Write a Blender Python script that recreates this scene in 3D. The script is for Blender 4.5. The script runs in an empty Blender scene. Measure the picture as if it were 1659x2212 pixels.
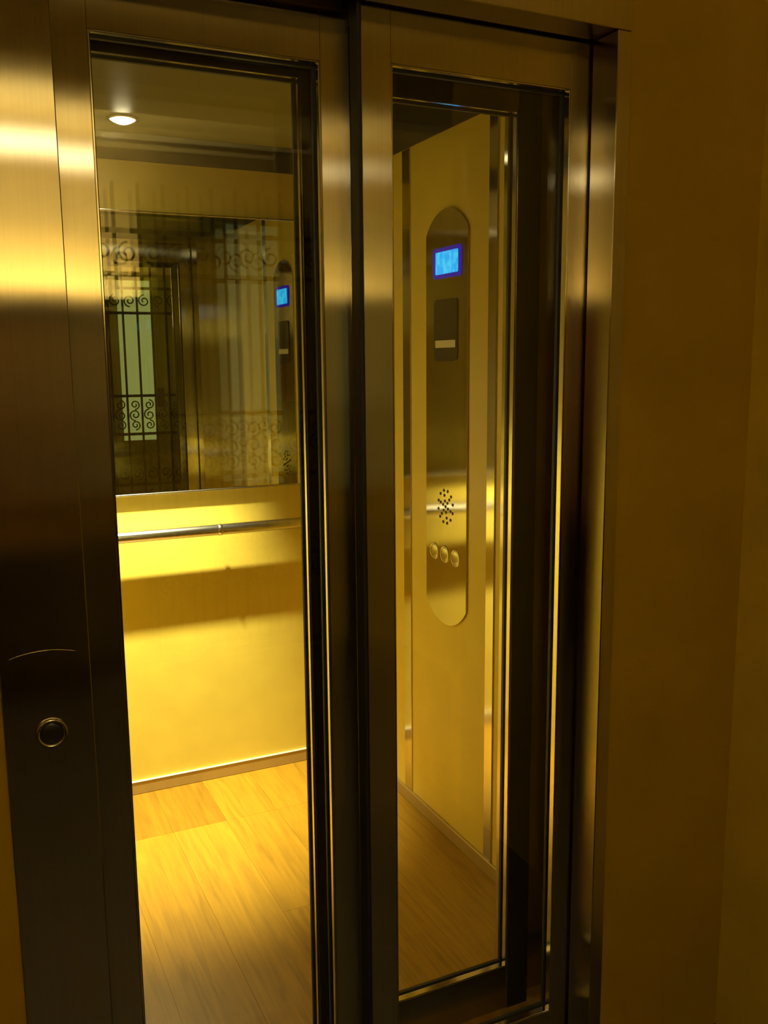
import bpy, bmesh, math, random
from mathutils import Vector, Matrix
random.seed(7)
scene = bpy.context.scene
C = scene.collection

# ------------------------------------------------------------------ camera
W_PX, F_PX = 1659.0, 1973.2
YAW, PITCH, ROLL, EYE = 0.4411, 0.1612, -0.0088, 1.55
cy, sy, cp, sp = math.cos(YAW), math.sin(YAW), math.cos(PITCH), math.sin(PITCH)
fwd = Vector((sy*cp, cy*cp, -sp)); r0 = Vector((cy, -sy, 0)); u0 = r0.cross(fwd)
rt = r0*math.cos(ROLL) + u0*math.sin(ROLL); up = -r0*math.sin(ROLL) + u0*math.cos(ROLL)
cam = bpy.data.cameras.new('camera'); cam_o = bpy.data.objects.new('camera', cam); C.objects.link(cam_o)
cam.sensor_fit = 'HORIZONTAL'; cam.sensor_width = 36.0; cam.lens = 36.0*F_PX/W_PX
cam.clip_start = 0.02; cam.clip_end = 60
M = Matrix((rt, up, -fwd)).transposed().to_4x4(); M.translation = Vector((0, 0, EYE))
cam_o.matrix_world = M
scene.camera = cam_o

# ------------------------------------------------------------------ world, exposure
world = bpy.data.worlds.new('world'); scene.world = world; world.use_nodes = True
world.node_tree.nodes['Background'].inputs[0].default_value = (0.9, 0.7, 0.3, 1)
world.node_tree.nodes['Background'].inputs[1].default_value = 0.001
scene.view_settings.view_transform = 'Standard'; scene.view_settings.look = 'None'
scene.view_settings.exposure = 0.0; scene.view_settings.gamma = 1.0
scene.view_settings.use_curve_mapping = False
scene.cycles.transparent_max_bounces = 24
scene.cycles.max_bounces = 10; scene.cycles.glossy_bounces = 8; scene.cycles.diffuse_bounces = 4
scene.cycles.use_denoising = True

CAR_LAMP_W, CAR_LAMP_COL = 960.0, (1.0, 0.91, 0.56)
HALL_LAMP_COL = (1.0, 0.70, 0.18)
SCONCE_W = 21.0

# ------------------------------------------------------------------ measured layout (metres)
YJ = 1.42                       # front of the door frame
YL1, YL2 = 1.538, 1.500         # landing door panels
YC1, YC2 = 1.637, 1.674         # car door panels
YB, XR, XL = 3.235, 1.388, 0.10 # car back wall, right wall, left wall
YF = 1.72                       # car front return (inner face 1.76)
HXR, HXE, HXL, HYB, HZ = 1.53, 2.20, -1.25, -1.55, 2.62   # hall

# ------------------------------------------------------------------ materials
def mat(name):
    m = bpy.data.materials.new(name); m.use_nodes = True
    nt = m.node_tree; b = nt.nodes['Principled BSDF']
    return m, nt, b
def node(nt, t, **kw):
    n = nt.nodes.new(t)
    for k, v in kw.items(): setattr(n, k, v)
    return n
def plain(name, col, rough=0.6, metal=0.0, spec=0.5, var=0.0, scale=20, bump=0.0, stretch=(1, 1, 1)):
    m, nt, b = mat(name)
    b.inputs['Roughness'].default_value = rough; b.inputs['Metallic'].default_value = metal
    b.inputs['Specular IOR Level'].default_value = spec
    b.inputs['Base Color'].default_value = (*col, 1)
    if var or bump:
        tc = node(nt, 'ShaderNodeTexCoord'); mp = node(nt, 'ShaderNodeMapping'); mp.inputs['Scale'].default_value = stretch
        nz = node(nt, 'ShaderNodeTexNoise'); nz.inputs['Scale'].default_value = scale; nz.inputs['Detail'].default_value = 5
        nt.links.new(tc.outputs['Object'], mp.inputs[0]); nt.links.new(mp.outputs[0], nz.inputs['Vector'])
        if var:
            cr = node(nt, 'ShaderNodeValToRGB')
            cr.color_ramp.elements[0].color = (*[c*(1-var) for c in col], 1); cr.color_ramp.elements[0].position = 0.3
            cr.color_ramp.elements[1].color = (*[min(1, c*(1+var)) for c in col], 1); cr.color_ramp.elements[1].position = 0.7
            nt.links.new(nz.outputs['Fac'], cr.inputs[0]); nt.links.new(cr.outputs[0], b.inputs['Base Color'])
        if bump:
            bp = node(nt, 'ShaderNodeBump'); bp.inputs['Strength'].default_value = bump; bp.inputs['Distance'].default_value = 0.003
            nt.links.new(nz.outputs['Fac'], bp.inputs['Height']); nt.links.new(bp.outputs[0], b.inputs['Normal'])
    return m
def brushed(name, col, ax=0.20, ay=0.008, fine=0.10):
    """vertically brushed sheet: reflections smear sideways (alpha ax) and stay crisp up and down (alpha ay)"""
    m = bpy.data.materials.new(name); m.use_nodes = True; nt = m.node_tree
    nt.nodes.remove(nt.nodes['Principled BSDF']); out = nt.nodes['Material Output']
    g = node(nt, 'ShaderNodeBsdfAnisotropic', distribution='BECKMANN')
    alpha = math.sqrt(ax*ay); g.inputs['Roughness'].default_value = math.sqrt(alpha)
    g.inputs['Anisotropy'].default_value = math.sqrt(ay/ax) - 1.0
    tg = node(nt, 'ShaderNodeTangent', direction_type='UV_MAP'); tg.uv_map = 'UVMap'
    nt.links.new(tg.outputs[0], g.inputs['Tangent'])
    tc = node(nt, 'ShaderNodeTexCoord'); mp = node(nt, 'ShaderNodeMapping'); mp.inputs['Scale'].default_value = (260, 260, 1.2)
    nz = node(nt, 'ShaderNodeTexNoise'); nz.inputs['Scale'].default_value = 1.0; nz.inputs['Detail'].default_value = 3
    nt.links.new(tc.outputs['Object'], mp.inputs[0]); nt.links.new(mp.outputs[0], nz.inputs['Vector'])
    cr = node(nt, 'ShaderNodeValToRGB')
    cr.color_ramp.elements[0].color = (*[c*(1-fine) for c in col], 1); cr.color_ramp.elements[1].color = (*[min(1, c*(1+fine)) for c in col], 1)
    nt.links.new(nz.outputs['Fac'], cr.inputs[0]); nt.links.new(cr.outputs[0], g.inputs['Color'])
    nt.links.new(g.outputs[0], out.inputs[0])
    return m
def glass_mat():
    m = bpy.data.materials.new('clear_glass'); m.use_nodes = True; nt = m.node_tree
    nt.nodes.remove(nt.nodes['Principled BSDF']); out = nt.nodes['Material Output']
    lw = node(nt, 'ShaderNodeLayerWeight'); lw.inputs['Blend'].default_value = 0.5
    pw = node(nt, 'ShaderNodeMath', operation='POWER'); pw.inputs[1].default_value = 5.0
    ml = node(nt, 'ShaderNodeMath', operation='MULTIPLY_ADD'); ml.inputs[1].default_value = 0.9; ml.inputs[2].default_value = 0.05
    tr = node(nt, 'ShaderNodeBsdfTransparent'); tr.inputs[0].default_value = (0.985, 0.99, 0.975, 1)
    gl = node(nt, 'ShaderNodeBsdfGlossy'); gl.inputs['Roughness'].default_value = 0.0
    mx = node(nt, 'ShaderNodeMixShader')
    nt.links.new(lw.outputs['Facing'], pw.inputs[0]); nt.links.new(pw.outputs[0], ml.inputs[0])
    nt.links.new(ml.outputs[0], mx.inputs[0]); nt.links.new(tr.outputs[0], mx.inputs[1]); nt.links.new(gl.outputs[0], mx.inputs[2])
    nt.links.new(mx.outputs[0], out.inputs[0])
    return m
def emitter(name, col, strength, mottled=None):
    m, nt, b = mat(name)
    b.inputs['Base Color'].default_value = (0.02, 0.02, 0.02, 1)
    b.inputs['Emission Color'].default_value = (*col, 1); b.inputs['Emission Strength'].default_value = strength
    if mottled:
        tc = node(nt, 'ShaderNodeTexCoord'); nz = node(nt, 'ShaderNodeTexNoise'); nz.inputs['Scale'].default_value = 55; nz.inputs['Detail'].default_value = 1
        cr = node(nt, 'ShaderNodeValToRGB'); cr.color_ramp.elements[0].position = 0.42; cr.color_ramp.elements[1].position = 0.62
        cr.color_ramp.elements[0].color = (*col, 1); cr.color_ramp.elements[1].color = (*mottled, 1)
        nt.links.new(tc.outputs['Object'], nz.inputs['Vector']); nt.links.new(nz.outputs['Fac'], cr.inputs[0]); nt.links.new(cr.outputs[0], b.inputs['Emission Color'])
    return m
def wood_floor(name, col):
    m, nt, b = mat(name); b.inputs['Roughness'].default_value = 0.42; b.inputs['Specular IOR Level'].default_value = 0.35
    tc = node(nt, 'ShaderNodeTexCoord'); mp = node(nt, 'ShaderNodeMapping'); mp.inputs['Scale'].default_value = (60, 4, 4)
    nz = node(nt, 'ShaderNodeTexNoise'); nz.inputs['Scale'].default_value = 1.0; nz.inputs['Detail'].default_value = 6; nz.inputs['Distortion'].default_value = 0.8
    oi = node(nt, 'ShaderNodeObjectInfo'); ad = node(nt, 'ShaderNodeVectorMath', operation='ADD')
    nt.links.new(tc.outputs['Object'], mp.inputs[0]); nt.links.new(mp.outputs[0], ad.inputs[0]); nt.links.new(oi.outputs['Random'], ad.inputs[1])
    nt.links.new(ad.outputs[0], nz.inputs['Vector'])
    cr = node(nt, 'ShaderNodeValToRGB'); cr.color_ramp.elements[0].position = 0.28; cr.color_ramp.elements[1].position = 0.75
    cr.color_ramp.elements[0].color = (*[c*0.72 for c in col], 1); cr.color_ramp.elements[1].color = (*[c*1.15 for c in col], 1)
    nt.links.new(nz.outputs['Fac'], cr.inputs[0]); nt.links.new(cr.outputs[0], b.inputs['Base Color'])
    return m
MT = dict(
    steel=brushed('brushed_steel', (0.58, 0.54, 0.46)),
    steel_panel=brushed('brushed_control_panel', (0.52, 0.48, 0.37), 0.09, 0.010),
    polished=plain('polished_steel', (0.66, 0.63, 0.56), 0.12, 1.0),
    rail_steel=plain('satin_steel', (0.62, 0.60, 0.54), 0.22, 1.0),
    mirror=plain('mirror_silver', (0.76, 0.80, 0.68), 0.0, 1.0),
    glass=glass_mat(),
    rubber=plain('black_rubber', (0.012, 0.012, 0.012), 0.6),
    stile_shade=plain('stile_shade', (0.012, 0.011, 0.009), 0.6, 0, 0.1),
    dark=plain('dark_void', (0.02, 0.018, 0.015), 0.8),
    laminate=plain('cream_laminate', (0.69, 0.54, 0.085), 0.40, 0, 0.35, var=0.05, scale=9),
    ceil_panel=plain('ceiling_panel', (0.19, 0.165, 0.035), 0.45, 0, 0.4),
    skirting=plain('bronze_skirting', (0.42, 0.30, 0.10), 0.40, 0.3),
    plank_a=wood_floor('oak_plank', (0.35, 0.185, 0.010)),
    plank_shade=wood_floor('oak_plank_shade', (0.27, 0.137, 0.007)),
    plank_c=wood_floor('oak_plank_pale', (0.375, 0.202, 0.012)),
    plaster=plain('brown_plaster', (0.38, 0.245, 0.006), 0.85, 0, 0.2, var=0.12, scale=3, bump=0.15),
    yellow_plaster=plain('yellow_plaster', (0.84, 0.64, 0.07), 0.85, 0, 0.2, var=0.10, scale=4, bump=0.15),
    cream_plaster=plain('cream_plaster', (0.70, 0.60, 0.36), 0.85, 0, 0.2, var=0.08, scale=4, bump=0.1),
    hall_ceiling=plain('hall_ceiling_paint', (0.70, 0.65, 0.48), 0.9),
    hall_floor=plain('dark_stone', (0.06, 0.05, 0.04), 0.5, var=0.3, scale=8),
    wood=plain('dark_wood', (0.20, 0.085, 0.02), 0.45, var=0.3, scale=6, stretch=(14, 14, 1)),
    wood_light=plain('brown_wood', (0.34, 0.165, 0.035), 0.45, var=0.25, scale=6, stretch=(14, 14, 1)),
    wood_base=plain('dark_base_wood', (0.05, 0.022, 0.01), 0.5, var=0.25, scale=6, stretch=(14, 14, 1)),
    olive_paint=plain('olive_paint', (0.30, 0.31, 0.05), 0.5, var=0.1, scale=5),
    iron=plain('black_iron', (0.02, 0.02, 0.018), 0.5, 0.4),
    black=plain('black_plastic', (0.018, 0.018, 0.02), 0.3),
    pale_plate=plain('pale_label', (0.62, 0.58, 0.44), 0.5),
    screen=emitter('blue_screen', (0.0, 0.40, 1.0), 1.15, mottled=(0.04, 0.62, 1.0)),
    screen_halo=emitter('blue_screen_halo', (0.02, 0.0, 0.5), 0.5),
    lamp_lens=emitter('lamp_lens', (1.0, 0.86, 0.50), 60.0),
    hall_lens=emitter('hall_lamp_glass', (1.0, 0.86, 0.46), 44.0),
    pane=emitter('lit_frosted_pane', (0.58, 0.60, 0.18), 0.64),
)

# ------------------------------------------------------------------ mesh helpers
def box(bm, x0, x1, y0, y1, z0, z1, bevel=0.0, seg=1):
    vs = [bm.verts.new((x, y, z)) for x in (x0, x1) for y in (y0, y1) for z in (z0, z1)]
    fs = [(0, 1, 3, 2), (4, 6, 7, 5), (0, 4, 5, 1), (2, 3, 7, 6), (0, 2, 6, 4), (1, 5, 7, 3)]
    faces = [bm.faces.new([vs[i] for i in f]) for f in fs]
    if bevel:
        es = list({e for f in faces for e in f.edges})
        bmesh.ops.bevel(bm, geom=es, offset=bevel, segments=seg, affect='EDGES', profile=0.5)
def prism(bm, pts, axis, a0, a1):
    """extrude a 2D outline along axis 'x' or 'y' (2D = other two axes)"""
    def p(u, v, a): return (a, u, v) if axis == 'x' else (u, a, v) if axis == 'y' else (u, v, a)
    A = [bm.verts.new(p(u, v, a0)) for u, v in pts]; B = [bm.verts.new(p(u, v, a1)) for u, v in pts]
    n = len(pts)
    bm.faces.new(A); bm.faces.new(B[::-1])
    for i in range(n): bm.faces.new((A[i], B[i], B[(i+1) % n], A[(i+1) % n]))
def tube(bm, pts, r, seg=10, cap=True):
    pts = [Vector(p) for p in pts]; rings = []
    for i, p in enumerate(pts):
        t = (pts[min(i+1, len(pts)-1)] - pts[max(i-1, 0)]).normalized()
        ref = Vector((0, 0, 1)) if abs(t.z) < 0.9 else Vector((0, 1, 0))
        a = t.cross(ref).normalized(); b = t.cross(a).normalized()
        rings.append([bm.verts.new(p + (a*math.cos(2*math.pi*k/seg) + b*math.sin(2*math.pi*k/seg))*r) for k in range(seg)])
    for A, B in zip(rings, rings[1:]):
        for k in range(seg):
            f = bm.faces.new((A[k], A[(k+1) % seg], B[(k+1) % seg], B[k])); f.smooth = True
    if cap: bm.faces.new(rings[0][::-1]); bm.faces.new(rings[-1])
def lathe(bm, prof, origin, axis, seg=32):
    """prof: (radius, height) list turned about axis through origin"""
    o = Vector(origin); ax = Vector(axis).normalized()
    ref = Vector((0, 0, 1)) if abs(ax.z) < 0.9 else Vector((1, 0, 0))
    a = ax.cross(ref).normalized(); b = ax.cross(a)
    rings = []
    for r, h in prof:
        if r < 1e-6: rings.append([bm.verts.new(o + ax*h)])
        else: rings.append([bm.verts.new(o + ax*h + (a*math.cos(2*math.pi*k/seg) + b*math.sin(2*math.pi*k/seg))*r) for k in range(seg)])
    for A, B in zip(rings, rings[1:]):
        for k in range(seg):
            v = [A[k % len(A)], A[(k+1) % len(A)], B[(k+1) % len(B)], B[k % len(B)]]
            v = list(dict.fromkeys(v))
            if len(v) > 2:
                f = bm.faces.new(v); f.smooth = True
def link(name, bm, m, parent=None, origin=None):
    bmesh.ops.recalc_face_normals(bm, faces=bm.faces[:])
    uv = bm.loops.layers.uv.new('UVMap')
    for f in bm.faces:
        n = f.normal; ax = max(range(3), key=lambda i: abs(n[i]))
        for l in f.loops:
            c = l.vert.co
            l[uv].uv = (c.y, c.z) if ax == 0 else (c.x, c.z) if ax == 1 else (c.x, c.y)
    me = bpy.data.meshes.new(name); bm.to_mesh(me); bm.free(); me.materials.append(MT[m])
    o = bpy.data.objects.new(name, me); C.objects.link(o)
    if origin is not None:
        me.transform(Matrix.Translation(-Vector(origin))); o.location = origin
    if parent is not None:
        o.parent = parent
        wl, p = Vector((0, 0, 0)), parent
        while p is not None: wl += Vector(p.location); p = p.parent
        o.location = Vector(o.location) - wl
    return o
def bx(name, m, dims, parent=None, bevel=0.0, seg=1):
    bm = bmesh.new(); box(bm, *dims, bevel=bevel, seg=seg); return link(name, bm, m, parent)
def thing(name, label, cat, loc, group=None):
    o = bpy.data.objects.new(name, None); o.empty_display_size = 0.05; C.objects.link(o); o.location = loc
    o['label'] = label; o['category'] = cat
    if group: o['group'] = group
    return o
def struct(name, m, boxes, label=None, bevel=0.0):
    bm = bmesh.new()
    for d in boxes: box(bm, *d, bevel=bevel)
    o = link(name, bm, m); o['kind'] = 'structure'
    if label: o['label'] = label
    return o

# ------------------------------------------------------------------ hall (the landing)
OPX0, OPX1, OPZ = 0.10, 1.165, 2.16           # hole in the front wall for the lift entrance
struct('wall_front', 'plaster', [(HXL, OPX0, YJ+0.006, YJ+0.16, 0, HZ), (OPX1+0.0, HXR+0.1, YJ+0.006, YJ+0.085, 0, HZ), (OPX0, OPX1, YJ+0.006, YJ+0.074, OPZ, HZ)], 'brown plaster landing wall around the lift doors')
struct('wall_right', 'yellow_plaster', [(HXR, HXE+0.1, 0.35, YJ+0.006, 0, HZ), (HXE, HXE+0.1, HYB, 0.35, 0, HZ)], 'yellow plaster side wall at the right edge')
struct('wall_left', 'cream_plaster', [(HXL-0.1, HXL, HYB, YJ+0.10, 0, HZ)], 'cream side wall of the landing')
struct('wall_back', 'cream_plaster', [(HXL-0.1, HXE+0.1, HYB-0.1, HYB, 0, HZ)], 'cream wall behind the iron gate')
struct('floor', 'hall_floor', [(HXL-0.1, HXE+0.1, HYB-0.1, 1.60, -0.05, 0)], 'dark stone landing floor')
struct('ceiling', 'hall_ceiling', [(HXL-0.1, HXE+0.1, HYB-0.1, YJ+0.16, HZ, HZ+0.05)], 'cream landing ceiling')
struct('trim_1', 'hall_ceiling', [(HXL, HXE, -0.45, -0.25, 2.46, HZ)], 'plastered ceiling beam across the landing', bevel=0.004)

# dark wainscot on the back wall
wb = bpy.data.objects['wall_back']
for k in range(5):
    x0 = HXL + 0.01 + k*0.43
    bm = bmesh.new(); box(bm, x0, x0+0.42, HYB, HYB+0.018, 0.73, 1.80, bevel=0.004); box(bm, x0+0.06, x0+0.36, HYB+0.0181, HYB+0.028, 0.90, 1.70, bevel=0.004)
    link('wainscot_panel', bm, 'wood_light', wb)
    bm = bmesh.new(); box(bm, x0, x0+0.42, HYB, HYB+0.022, 0, 0.725, bevel=0.004); box(bm, x0+0.06, x0+0.36, HYB+0.0221, HYB+0.032, 0.12, 0.62, bevel=0.004)
    link('wainscot_base', bm, 'wood_base', wb)
bx('wainscot_ledge', 'wood', (HXL, 0.90, HYB, HYB+0.05, 1.80, 1.825), wb, bevel=0.004)

wl_ = bpy.data.objects['wall_left']
for k in range(6):
    y0 = HYB + 0.06 + k*0.48
    bm = bmesh.new(); box(bm, HXL, HXL+0.018, y0, y0+0.47, 0.73, 1.80, bevel=0.004); box(bm, HXL+0.0181, HXL+0.028, y0+0.07, y0+0.40, 0.90, 1.70, bevel=0.004)
    link('wainscot_panel', bm, 'wood_light', wl_)
    bm = bmesh.new(); box(bm, HXL, HXL+0.022, y0, y0+0.47, 0, 0.725, bevel=0.004); box(bm, HXL+0.0221, HXL+0.032, y0+0.07, y0+0.40, 0.12, 0.62, bevel=0.004)
    link('wainscot_base', bm, 'wood_base', wl_)
# door with a pale lit pane behind the gate
DZ = 2.30
d1 = struct('door_1', 'olive_paint', [(0.90, 0.97, HYB, HYB+0.05, 0, DZ), (1.72, 1.79, HYB, HYB+0.05, 0, DZ), (0.97, 1.72, HYB, HYB+0.05, DZ-0.05, DZ), (0.97, 1.72, HYB, HYB+0.03, 0, 0.92), (0.97, 1.325, HYB, HYB+0.03, 0.92, DZ-0.05), (1.60, 1.72, HYB, HYB+0.03, 0.92, DZ-0.05)], 'olive entrance door with a pale lit pane, seen in the lift mirror', bevel=0.002)
bx('door_pane', 'pane', (1.325, 1.60, HYB, HYB+0.015, 0.92, DZ-0.05), d1)

# ------------------------------------------------------------------ lift entrance frame
fr = thing('door_frame', 'brushed steel frame around the landing lift doors with a wide left jamb', 'door frame', (0.6, YJ, 0))
bx('left_jamb', 'steel', (0.037, 0.167, YJ, YJ+0.07, 0, 2.145), fr, bevel=0.0015)
bx('right_jamb', 'steel', (1.150, 1.182, YJ, YJ+0.074, 0, 2.145), fr, bevel=0.0015)
bx('header', 'steel', (0.037, 1.182, YJ, YJ+0.070, 2.146, 2.215), fr, bevel=0.0015)

# ------------------------------------------------------------------ glazed sliding door panels
def door_panel(name, label, x0, x1, y0, wx0, wx1, zt, zb, ztop, seal=False, shaded=False):
    """frame x0..x1, thickness 30 mm from y0, window wx0..wx1 / zb..zt"""
    y1 = y0 + 0.030
    t = thing(name, label, 'door', ((x0+x1)/2, y0, 0.012), 'glazed sliding lift door panels')
    bx('stile', 'steel', (x0, wx0, y0, y1, 0.012, ztop), t, bevel=0.001)
    bx('stile', 'steel', (wx1, x1, y0, y1, 0.012, ztop), t, bevel=0.001)
    bx('top_rail', 'steel', (wx0, wx1, y0+0.0003, y1-0.0003, zt, ztop), t)
    bx('bottom_rail', 'steel', (wx0, wx1, y0+0.0003, y1-0.0003, 0.012, zb), t)
    ym = y0 + 0.021
    bx('glass_pane', 'glass', (wx0+0.001, wx1-0.001, ym, ym+0.006, zb+0.001, zt-0.001), t)
    g = 0.007
    for d in ((wx0, wx0+g, ym-0.001, ym+0.007, zb, zt), (wx1-g, wx1, ym-0.001, ym+0.007, zb, zt), (wx0+g, wx1-g, ym-0.001, ym+0.007, zt-g, zt), (wx0+g, wx1-g, ym-0.001, ym+0.007, zb, zb+g)):
        bx('gasket', 'rubber', d, t)
    # polished glazing bead in front of the gasket
    e = 0.0035
    for d in ((wx0, wx0+e, y0+0.001, ym-0.0012, zb, zt), (wx1-e, wx1, y0+0.001, ym-0.0012, zb, zt), (wx0+e, wx1-e, y0+0.001, ym-0.0012, zt-e, zt), (wx0+e, wx1-e, y0+0.001, ym-0.0012, zb, zb+e)):
        bx('glazing_bead', 'polished', d, t, bevel=0.0008)
    if shaded:
        bx('shade_cover', 'stile_shade', (x0+0.001, wx0-0.001, y0-0.0018, y0-0.0002, 0.012, ztop), t)  # black plates paint the dark reflection and shade on the car door stiles
        bx('shade_cover', 'stile_shade', (wx1+0.001, x1-0.001, y0-0.0018, y0-0.0002, 0.012, ztop), t)
    if seal:
        bx('edge_seal', 'rubber', (x0-0.006, x0-0.0003, y0+0.003, y1+0.005, 0.02, ztop-0.01), t)
    return t
door_panel('sliding_door', 'landing sliding door panel with tall glass, left of the dark centre gap', 0.150, 0.668, YL1, 0.2334, 0.6132, 2.058, 0.124, 2.19)
door_panel('sliding_door', 'landing sliding door panel with narrow glass, right of the dark centre gap', 0.673, 1.163, YL2, 0.7292, 1.1073, 2.058, 0.124, 2.19, seal=True)
door_panel('sliding_door', 'inner lift car door panel seen through the left landing door glass', 0.150, 0.668, YC1, 0.2334, 0.6130, 2.060, 0.121, 2.17, shaded=True)
door_panel('sliding_door', 'inner lift car door panel seen through the right landing door glass', 0.673, 1.163, YC2, 0.7292, 1.1045, 2.060, 0.121, 2.17, seal=True, shaded=True)

# ------------------------------------------------------------------ lift car shell
ZC = 2.45
struct('wall_car_back', 'laminate', [(XL-0.05, XR+0.05, YB, YB+0.03, 0, ZC)], 'yellow laminate back wall of the lift car')
struct('wall_car_right', 'laminate', [(XR, XR+0.03, YF, YB, 0, ZC)], 'yellow laminate right wall of the lift car')
struct('wall_car_left', 'laminate', [(XL-0.03, XL, YF, YB, 0, ZC)], 'yellow laminate left wall of the lift car')
struct('wall_car_front', 'steel', [(1.165, XR, YF, YF+0.10, 0, ZC), (XL, 0.148, YF, YF+0.10, 0, ZC), (0.148, 1.165, YF, YF+0.10, 2.15, ZC)], 'front return of the lift car beside the doors')
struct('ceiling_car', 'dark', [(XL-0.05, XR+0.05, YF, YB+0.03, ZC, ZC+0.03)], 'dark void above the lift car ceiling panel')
cpn = thing('ceiling_panel', 'olive suspended ceiling panel of the lift car, dark gap around it', 'ceiling panel', (0.74, 2.42, 2.265))
bx('panel', 'ceil_panel', (XL+0.16, XR-0.20, YF+0.14, 3.045, 2.265, 2.29), cpn, bevel=0.002)
for hx in (0.45, 1.0):
    for hy in (2.0, 2.7):
        bm = bmesh.new(); tube(bm, [(hx, hy, 2.289), (hx, hy, ZC)], 0.005, 8); link('hanger_rod', bm, 'rail_steel', cpn)
fl = struct('floor_car', 'dark', [(XL-0.05, XR+0.05, 1.60, YB+0.03, -0.05, -0.004)], 'oak plank floor of the lift car')
# planks run front to back, short back-wall row, left ones tinted darker to add floor shade
w = 0.182; xs = [0.755 + w*k for k in range(-4, 5)]
gap = 0.0006
for i in range(len(xs)-1):
    a, b = max(xs[i], XL), min(xs[i+1], XR)
    if b - a < 0.01: continue
    cuts = [1.60, 2.892, YB] if i != 4 else [1.60, 2.30, 2.892, YB]
    for j in range(len(cuts)-1):
        last = j == len(cuts)-2
        mname = ('plank_shade' if i < 4 else 'plank_a') if last else ('plank_c' if (i+j) % 3 == 0 else 'plank_a')
        bx('plank', mname, (a+gap/2, b-gap/2, cuts[j]+gap/2, cuts[j+1]-gap/2, -0.004, 0.0), fl)
struct('baseboard_car_back', 'skirting', [(XL, XR, YB-0.010, YB, 0, 0.046)], 'low bronze skirting along the lift back wall', bevel=0.002)
bx('top_highlight', 'pale_plate', (XL, XR, YB-0.012, YB, 0.0462, 0.050), bpy.data.objects['baseboard_car_back'], bevel=0.001)  # pale strip paints the light caught along the skirting top
struct('baseboard_car_right', 'skirting', [(XR-0.010, XR, YF+0.10, YB-0.010, 0, 0.046)], 'low bronze skirting along the lift right wall', bevel=0.002)
struct('shade_strip', 'dark', [(XL, XR, YB-0.006, YB, 2.222, ZC), (XR-0.006, XR, YF+0.10, YB-0.006, 2.228, ZC), (XL, XL+0.006, YF+0.10, YB-0.006, 2.228, ZC)], 'painted shade strip along the top of the lift car walls')  # dark strip paints in the unlit band above the ceiling panel
struct('trim_2', 'polished', [(XR-0.004, XR, 2.720, 2.773, 0.046, 2.225)], 'steel joint strip on the right wall near the back corner', bevel=0.001)
struct('trim_3', 'polished', [(XR-0.004, XR, 2.194, 2.238, 0.046, 2.225)], 'steel joint strip on the right wall near the door', bevel=0.001)

# ------------------------------------------------------------------ mirror
mr = thing('wall_mirror', 'large steel-edged mirror on the upper back wall of the lift', 'mirror', (0.73, YB, 1.104))
MX0, MX1, MZ0, MZ1 = 0.13, 1.345, 1.104, 2.060
bx('backing_board', 'dark', (MX0+0.002, MX1-0.002, YB-0.012, YB-0.0005, MZ0+0.002, MZ1-0.002), mr)
bx('mirror_glass', 'mirror', (MX0+0.005, MX1-0.005, YB-0.0165, YB-0.012, MZ0+0.005, MZ1-0.005), mr)
for d in ((MX0, MX1, YB-0.019, YB-0.0005, MZ0-0.002, MZ0+0.005), (MX0, MX1, YB-0.019, YB-0.0005, MZ1-0.005, MZ1+0.002), (MX0, MX0+0.005, YB-0.019, YB-0.0005, MZ0+0.005, MZ1-0.005), (MX1-0.005, MX1, YB-0.019, YB-0.0005, MZ0+0.005, MZ1-0.005)):
    bx('edge_trim', 'rail_steel', d, mr, bevel=0.0032, seg=4)

# ------------------------------------------------------------------ handrail
RY, RZ, RR = YB-0.061, 0.966, 0.0205
hr = thing('handrail', 'round steel handrail below the lift mirror', 'handrail', (0.73, RY, RZ))
pts = [(0.16, YB-0.004, RZ), (0.162, YB-0.030, RZ), (0.172, YB-0.052, RZ), (0.195, RY, RZ), (1.285, RY, RZ), (1.308, YB-0.052, RZ), (1.318, YB-0.030, RZ), (1.320, YB-0.004, RZ)]
bm = bmesh.new(); tube(bm, pts, RR, 24); link('rail_tube', bm, 'rail_steel', hr)
for x in (0.845,):
    bm = bmesh.new(); lathe(bm, [(RR+0.0002, -0.008), (RR+0.0012, -0.007), (RR+0.0015, 0), (RR+0.0012, 0.007), (RR+0.0002, 0.008)], (x, RY, RZ), (1, 0, 0), 24); link('glint_collar', bm, 'rail_steel', hr)  # collar added in place of a rail bracket, for its glint
for x in (0.16, 1.32):
    bm = bmesh.new(); lathe(bm, [(RR+0.0005, 0.008), (0.032, 0.007), (0.034, 0.003), (0.034, 0.0)], (x, YB-0.0005, RZ), (0, -1, 0), 24); link('wall_rose', bm, 'rail_steel', hr)

# ------------------------------------------------------------------ control panel on the right wall
def arch_outline(c, half, z0, z1, rise, n=14):
    R = (half*half + rise*rise)/(2*rise); a = math.asin(min(1, half/R)); p = []
    for k in range(n+1):
        t = a - 2*a*k/n; p.append((c + R*math.sin(t), z1 - R + R*math.cos(t)))
    for k in range(n+1):
        t = -a + 2*a*k/n; p.append((c + R*math.sin(t), z0 + R - R*math.cos(t)))
    return p
cop = thing('control_panel', 'tall brushed steel control panel with arched ends on the right lift wall', 'control panel', (XR, 2.479, 0.732))
bm = bmesh.new(); prism(bm, arch_outline(2.475, 0.1275, 0.724, 2.005, 0.068), 'x', XR-0.006, XR-0.0003); link('faceplate', bm, 'steel_panel', cop)
def rrect(c, z, hw, hh, r, n=5):
    p = []
    for sx, sz, a0 in ((1, 1, 0), (-1, 1, 90), (-1, -1, 180), (1, -1, 270)):
        for k in range(n+1):
            a = math.radians(a0 + 90*k/n); p.append((c + sx*(hw-r) + r*math.cos(a), z + sz*(hh-r) + r*math.sin(a)))
    return p
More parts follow.
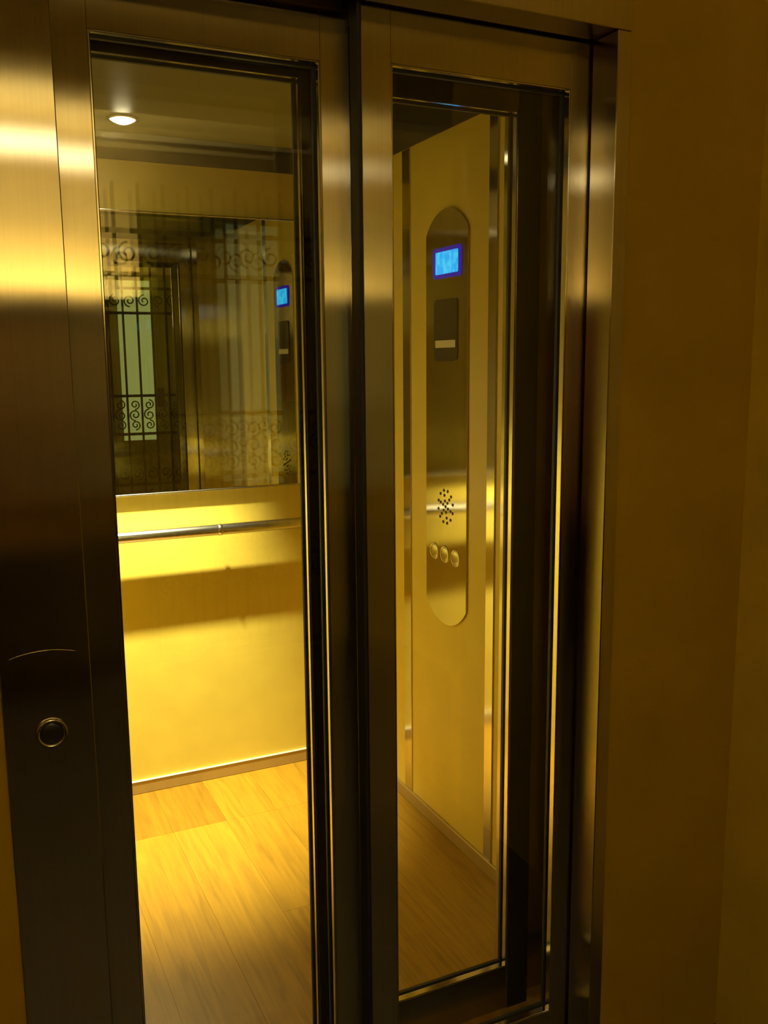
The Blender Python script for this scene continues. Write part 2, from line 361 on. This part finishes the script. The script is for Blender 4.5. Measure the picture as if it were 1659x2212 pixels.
bm = bmesh.new(); prism(bm, rrect(2.467, 1.848, 0.088, 0.045, 0.014), 'x', XR-0.0085, XR-0.0062); dsp = link('display_housing', bm, 'screen_halo', cop)  # bezel glow stands in for the halo around the lit screen
dsp['label'] = 'display bezel coloured with the dark blue halo of the screen'
bm = bmesh.new(); prism(bm, rrect(2.467, 1.848, 0.069, 0.033, 0.004), 'x', XR-0.0092, XR-0.0087); s_ = link('display_screen', bm, 'screen', dsp); s_['label'] = 'bright cyan lit screen'
bm = bmesh.new(); prism(bm, rrect(2.474, 1.648, 0.071, 0.093, 0.016), 'x', XR-0.009, XR-0.0062); pl = link('notice_plate', bm, 'black', cop); pl['label'] = 'black rounded notice plate'
bm = bmesh.new(); prism(bm, rrect(2.474, 1.607, 0.062, 0.011, 0.002), 'x', XR-0.0098, XR-0.0092); link('notice_strip', bm, 'pale_plate', pl)
# intercom perforation, star shaped
hole = None
for ring, n in ((0.0, 1), (0.018, 6), (0.036, 6), (0.052, 12)):
    for k in range(n):
        a = 2*math.pi*k/n + 0.3
        y, z = 2.475 + ring*math.cos(a)*0.9, 1.105 + ring*math.sin(a)
        bm = bmesh.new(); lathe(bm, [(0, 0.0012), (0.0048, 0.0012), (0.0052, 0.0)], (XR-0.0062, y, z), (-1, 0, 0), 10); link('speaker_hole', bm, 'black', cop)
for y in (2.548, 2.480, 2.412):
    z = 0.952
    bm = bmesh.new(); lathe(bm, [(0.0275, 0.0), (0.027, 0.0016), (0.025, 0.0024), (0.0225, 0.0018), (0.022, 0.0)], (XR-0.0062, y, z), (-1, 0, 0), 28); ringo = link('floor_button', bm, 'polished', cop)
    bm = bmesh.new(); lathe(bm, [(0, 0.0016), (0.019, 0.0014), (0.0212, 0.001), (0.0215, 0.0)], (XR-0.0062, y, z), (-1, 0, 0), 28); link('button_cap', bm, 'rail_steel', ringo)

# ------------------------------------------------------------------ downlight in the lift car ceiling
LX, LY, LZ = 0.523, 2.875, 2.265
dl = thing('downlight', 'small bright round downlight in the lift car ceiling', 'lamp', (LX, LY, LZ))
bm = bmesh.new(); lathe(bm, [(0.036, 0.0), (0.046, 0.0), (0.046, 0.004), (0.038, 0.006), (0.036, 0.004), (0.036, 0.0)], (LX, LY, LZ-0.0003), (0, 0, -1), 32); link('trim_ring', bm, 'polished', dl)
bm = bmesh.new(); lathe(bm, [(0, 0.016), (0.016, 0.0145), (0.030, 0.008), (0.0365, 0.001)], (LX, LY, LZ-0.0003), (0, 0, -1), 32); link('lens', bm, 'lamp_lens', dl)
L = bpy.data.lights.new('downlight_beam', 'SPOT'); L.energy = CAR_LAMP_W; L.color = CAR_LAMP_COL; L.spot_size = math.radians(54); L.spot_blend = 1.0; L.shadow_soft_size = 0.022
lo = bpy.data.objects.new('downlight_beam', L); C.objects.link(lo); lo.parent = dl; lo.location = (0, 0, -0.04); lo.rotation_euler = (math.radians(7), 0, 0)   # aimed a little at the back wall

# ------------------------------------------------------------------ call plate on the left jamb
cpl = thing('call_plate', 'dark steel call plate with arched top on the wide left jamb', 'call button', (0.099, YJ, 0.87))
bm = bmesh.new(); prism(bm, arch_outline(0.099, 0.047, 0.86, 1.127, 0.007), 'y', YJ-0.0009, YJ-0.0003); link('faceplate', bm, 'steel', cpl)
bm = bmesh.new(); lathe(bm, [(0.0235, 0.0), (0.0235, 0.004), (0.021, 0.006), (0.0175, 0.004), (0.0175, 0.0)], (0.104, YJ-0.0011, 0.996), (0, -1, 0), 32); rg = link('button_ring', bm, 'polished', cpl)
bm = bmesh.new(); lathe(bm, [(0, 0.0028), (0.015, 0.0026), (0.0168, 0.0015), (0.017, 0.0)], (0.104, YJ-0.0011, 0.996), (0, -1, 0), 32); link('button_cap', bm, 'black', rg)

# ------------------------------------------------------------------ wrought iron gate behind the viewer (seen in glass and mirror)
GY = -1.44
gt = thing('iron_gate', 'black wrought iron gate with scrollwork, seen as a reflection in the lift', 'gate', (1.05, GY, 0))
gx = [0.645 + 0.118*k for k in range(11)]
for x in gx:
    bm = bmesh.new(); box(bm, x-0.008, x+0.008, GY-0.008, GY+0.008, 0.05, 2.40); link('bar', bm, 'iron', gt)
for z in (0.06, 0.55, 0.98, 1.30, 1.98, 2.18):
    bm = bmesh.new(); box(bm, gx[0]-0.02, gx[-1]+0.02, GY-0.012, GY+0.012, z-0.011, z+0.011); link('cross_rail', bm, 'iron', gt)
def spiral(cx, cz, r, turns, a0, sgn, n=26):
    return [(cx + r*(1-0.78*k/n)*math.cos(a0 + sgn*turns*2*math.pi*k/n), GY, cz + r*(1-0.78*k/n)*math.sin(a0 + sgn*turns*2*math.pi*k/n)) for k in range(n+1)]
for i in range(len(gx)-1):
    cx = (gx[i]+gx[i+1])/2
    for cz, r, s in ((1.14, 0.048, 1), (1.225, 0.04, -1), (1.055, 0.04, -1), (2.08, 0.05, 1), (0.45, 0.05, 1), (0.64, 0.05, -1)):
        bm = bmesh.new(); tube(bm, spiral(cx, cz, r, 1.4, math.pi/2*(1 if i % 2 else -1), s*(1 if i % 2 else -1)), 0.006, 6); link('scroll', bm, 'iron', gt)
bx('lock_box', 'iron', (1.60, 1.66, GY-0.02, GY+0.02, 1.20, 1.36), gt, bevel=0.004)

# ------------------------------------------------------------------ hall ceiling lamp
HLX, HLY, HLZ = 0.22, -1.18, 2.44
hl = thing('ceiling_lamp', 'glowing glass ceiling lamp of the landing, reflected in the steel frame', 'lamp', (HLX, HLY, HZ))
bm = bmesh.new(); lathe(bm, [(0, 0), (0.06, 0), (0.06, -0.02), (0.012, -0.03), (0.012, -0.165), (0.07, -0.170), (0.07, -0.175), (0, -0.175)], (HLX, HLY, HZ), (0, 0, 1), 24); link('canopy', bm, 'polished', hl)
bm = bmesh.new(); lathe(bm, [(0, -0.230), (0.05, -0.227), (0.085, -0.214), (0.095, -0.200), (0.09, -0.186), (0.07, -0.177)], (HLX, HLY, HZ), (0, 0, 1), 28); link('glass_bowl', bm, 'hall_lens', hl)

# ------------------------------------------------------------------ uplight trough on the back wall, over the wainscot
SX0, SX1 = 0.05, 0.88
sc = thing('wall_sconce', 'long wall uplight of the landing, glowing in the steel reflections', 'lamp', ((SX0+SX1)/2, HYB+0.05, 1.83))
bm = bmesh.new(); prism(bm, [(HYB+0.0505, 1.826), (HYB+0.06, 1.826), (HYB+0.11, 1.865), (HYB+0.11, 1.875), (HYB+0.104, 1.875), (HYB+0.056, 1.838), (HYB+0.0505, 1.838)], 'x', SX0, SX1); link('trough', bm, 'rail_steel', sc)
bm = bmesh.new(); box(bm, SX0+0.02, SX1-0.02, HYB+0.058, HYB+0.074, 1.8515, 1.858); link('tube', bm, 'hall_lens', sc)
L3 = bpy.data.lights.new('wall_sconce_light', 'AREA'); L3.shape = 'RECTANGLE'; L3.size = SX1-SX0-0.04; L3.size_y = 0.03; L3.energy = SCONCE_W; L3.color = HALL_LAMP_COL
l3 = bpy.data.objects.new('wall_sconce_light', L3); C.objects.link(l3); l3.parent = sc; l3.location = (0, 0.03, 0.047); l3.rotation_euler = (math.radians(180), 0, 0)
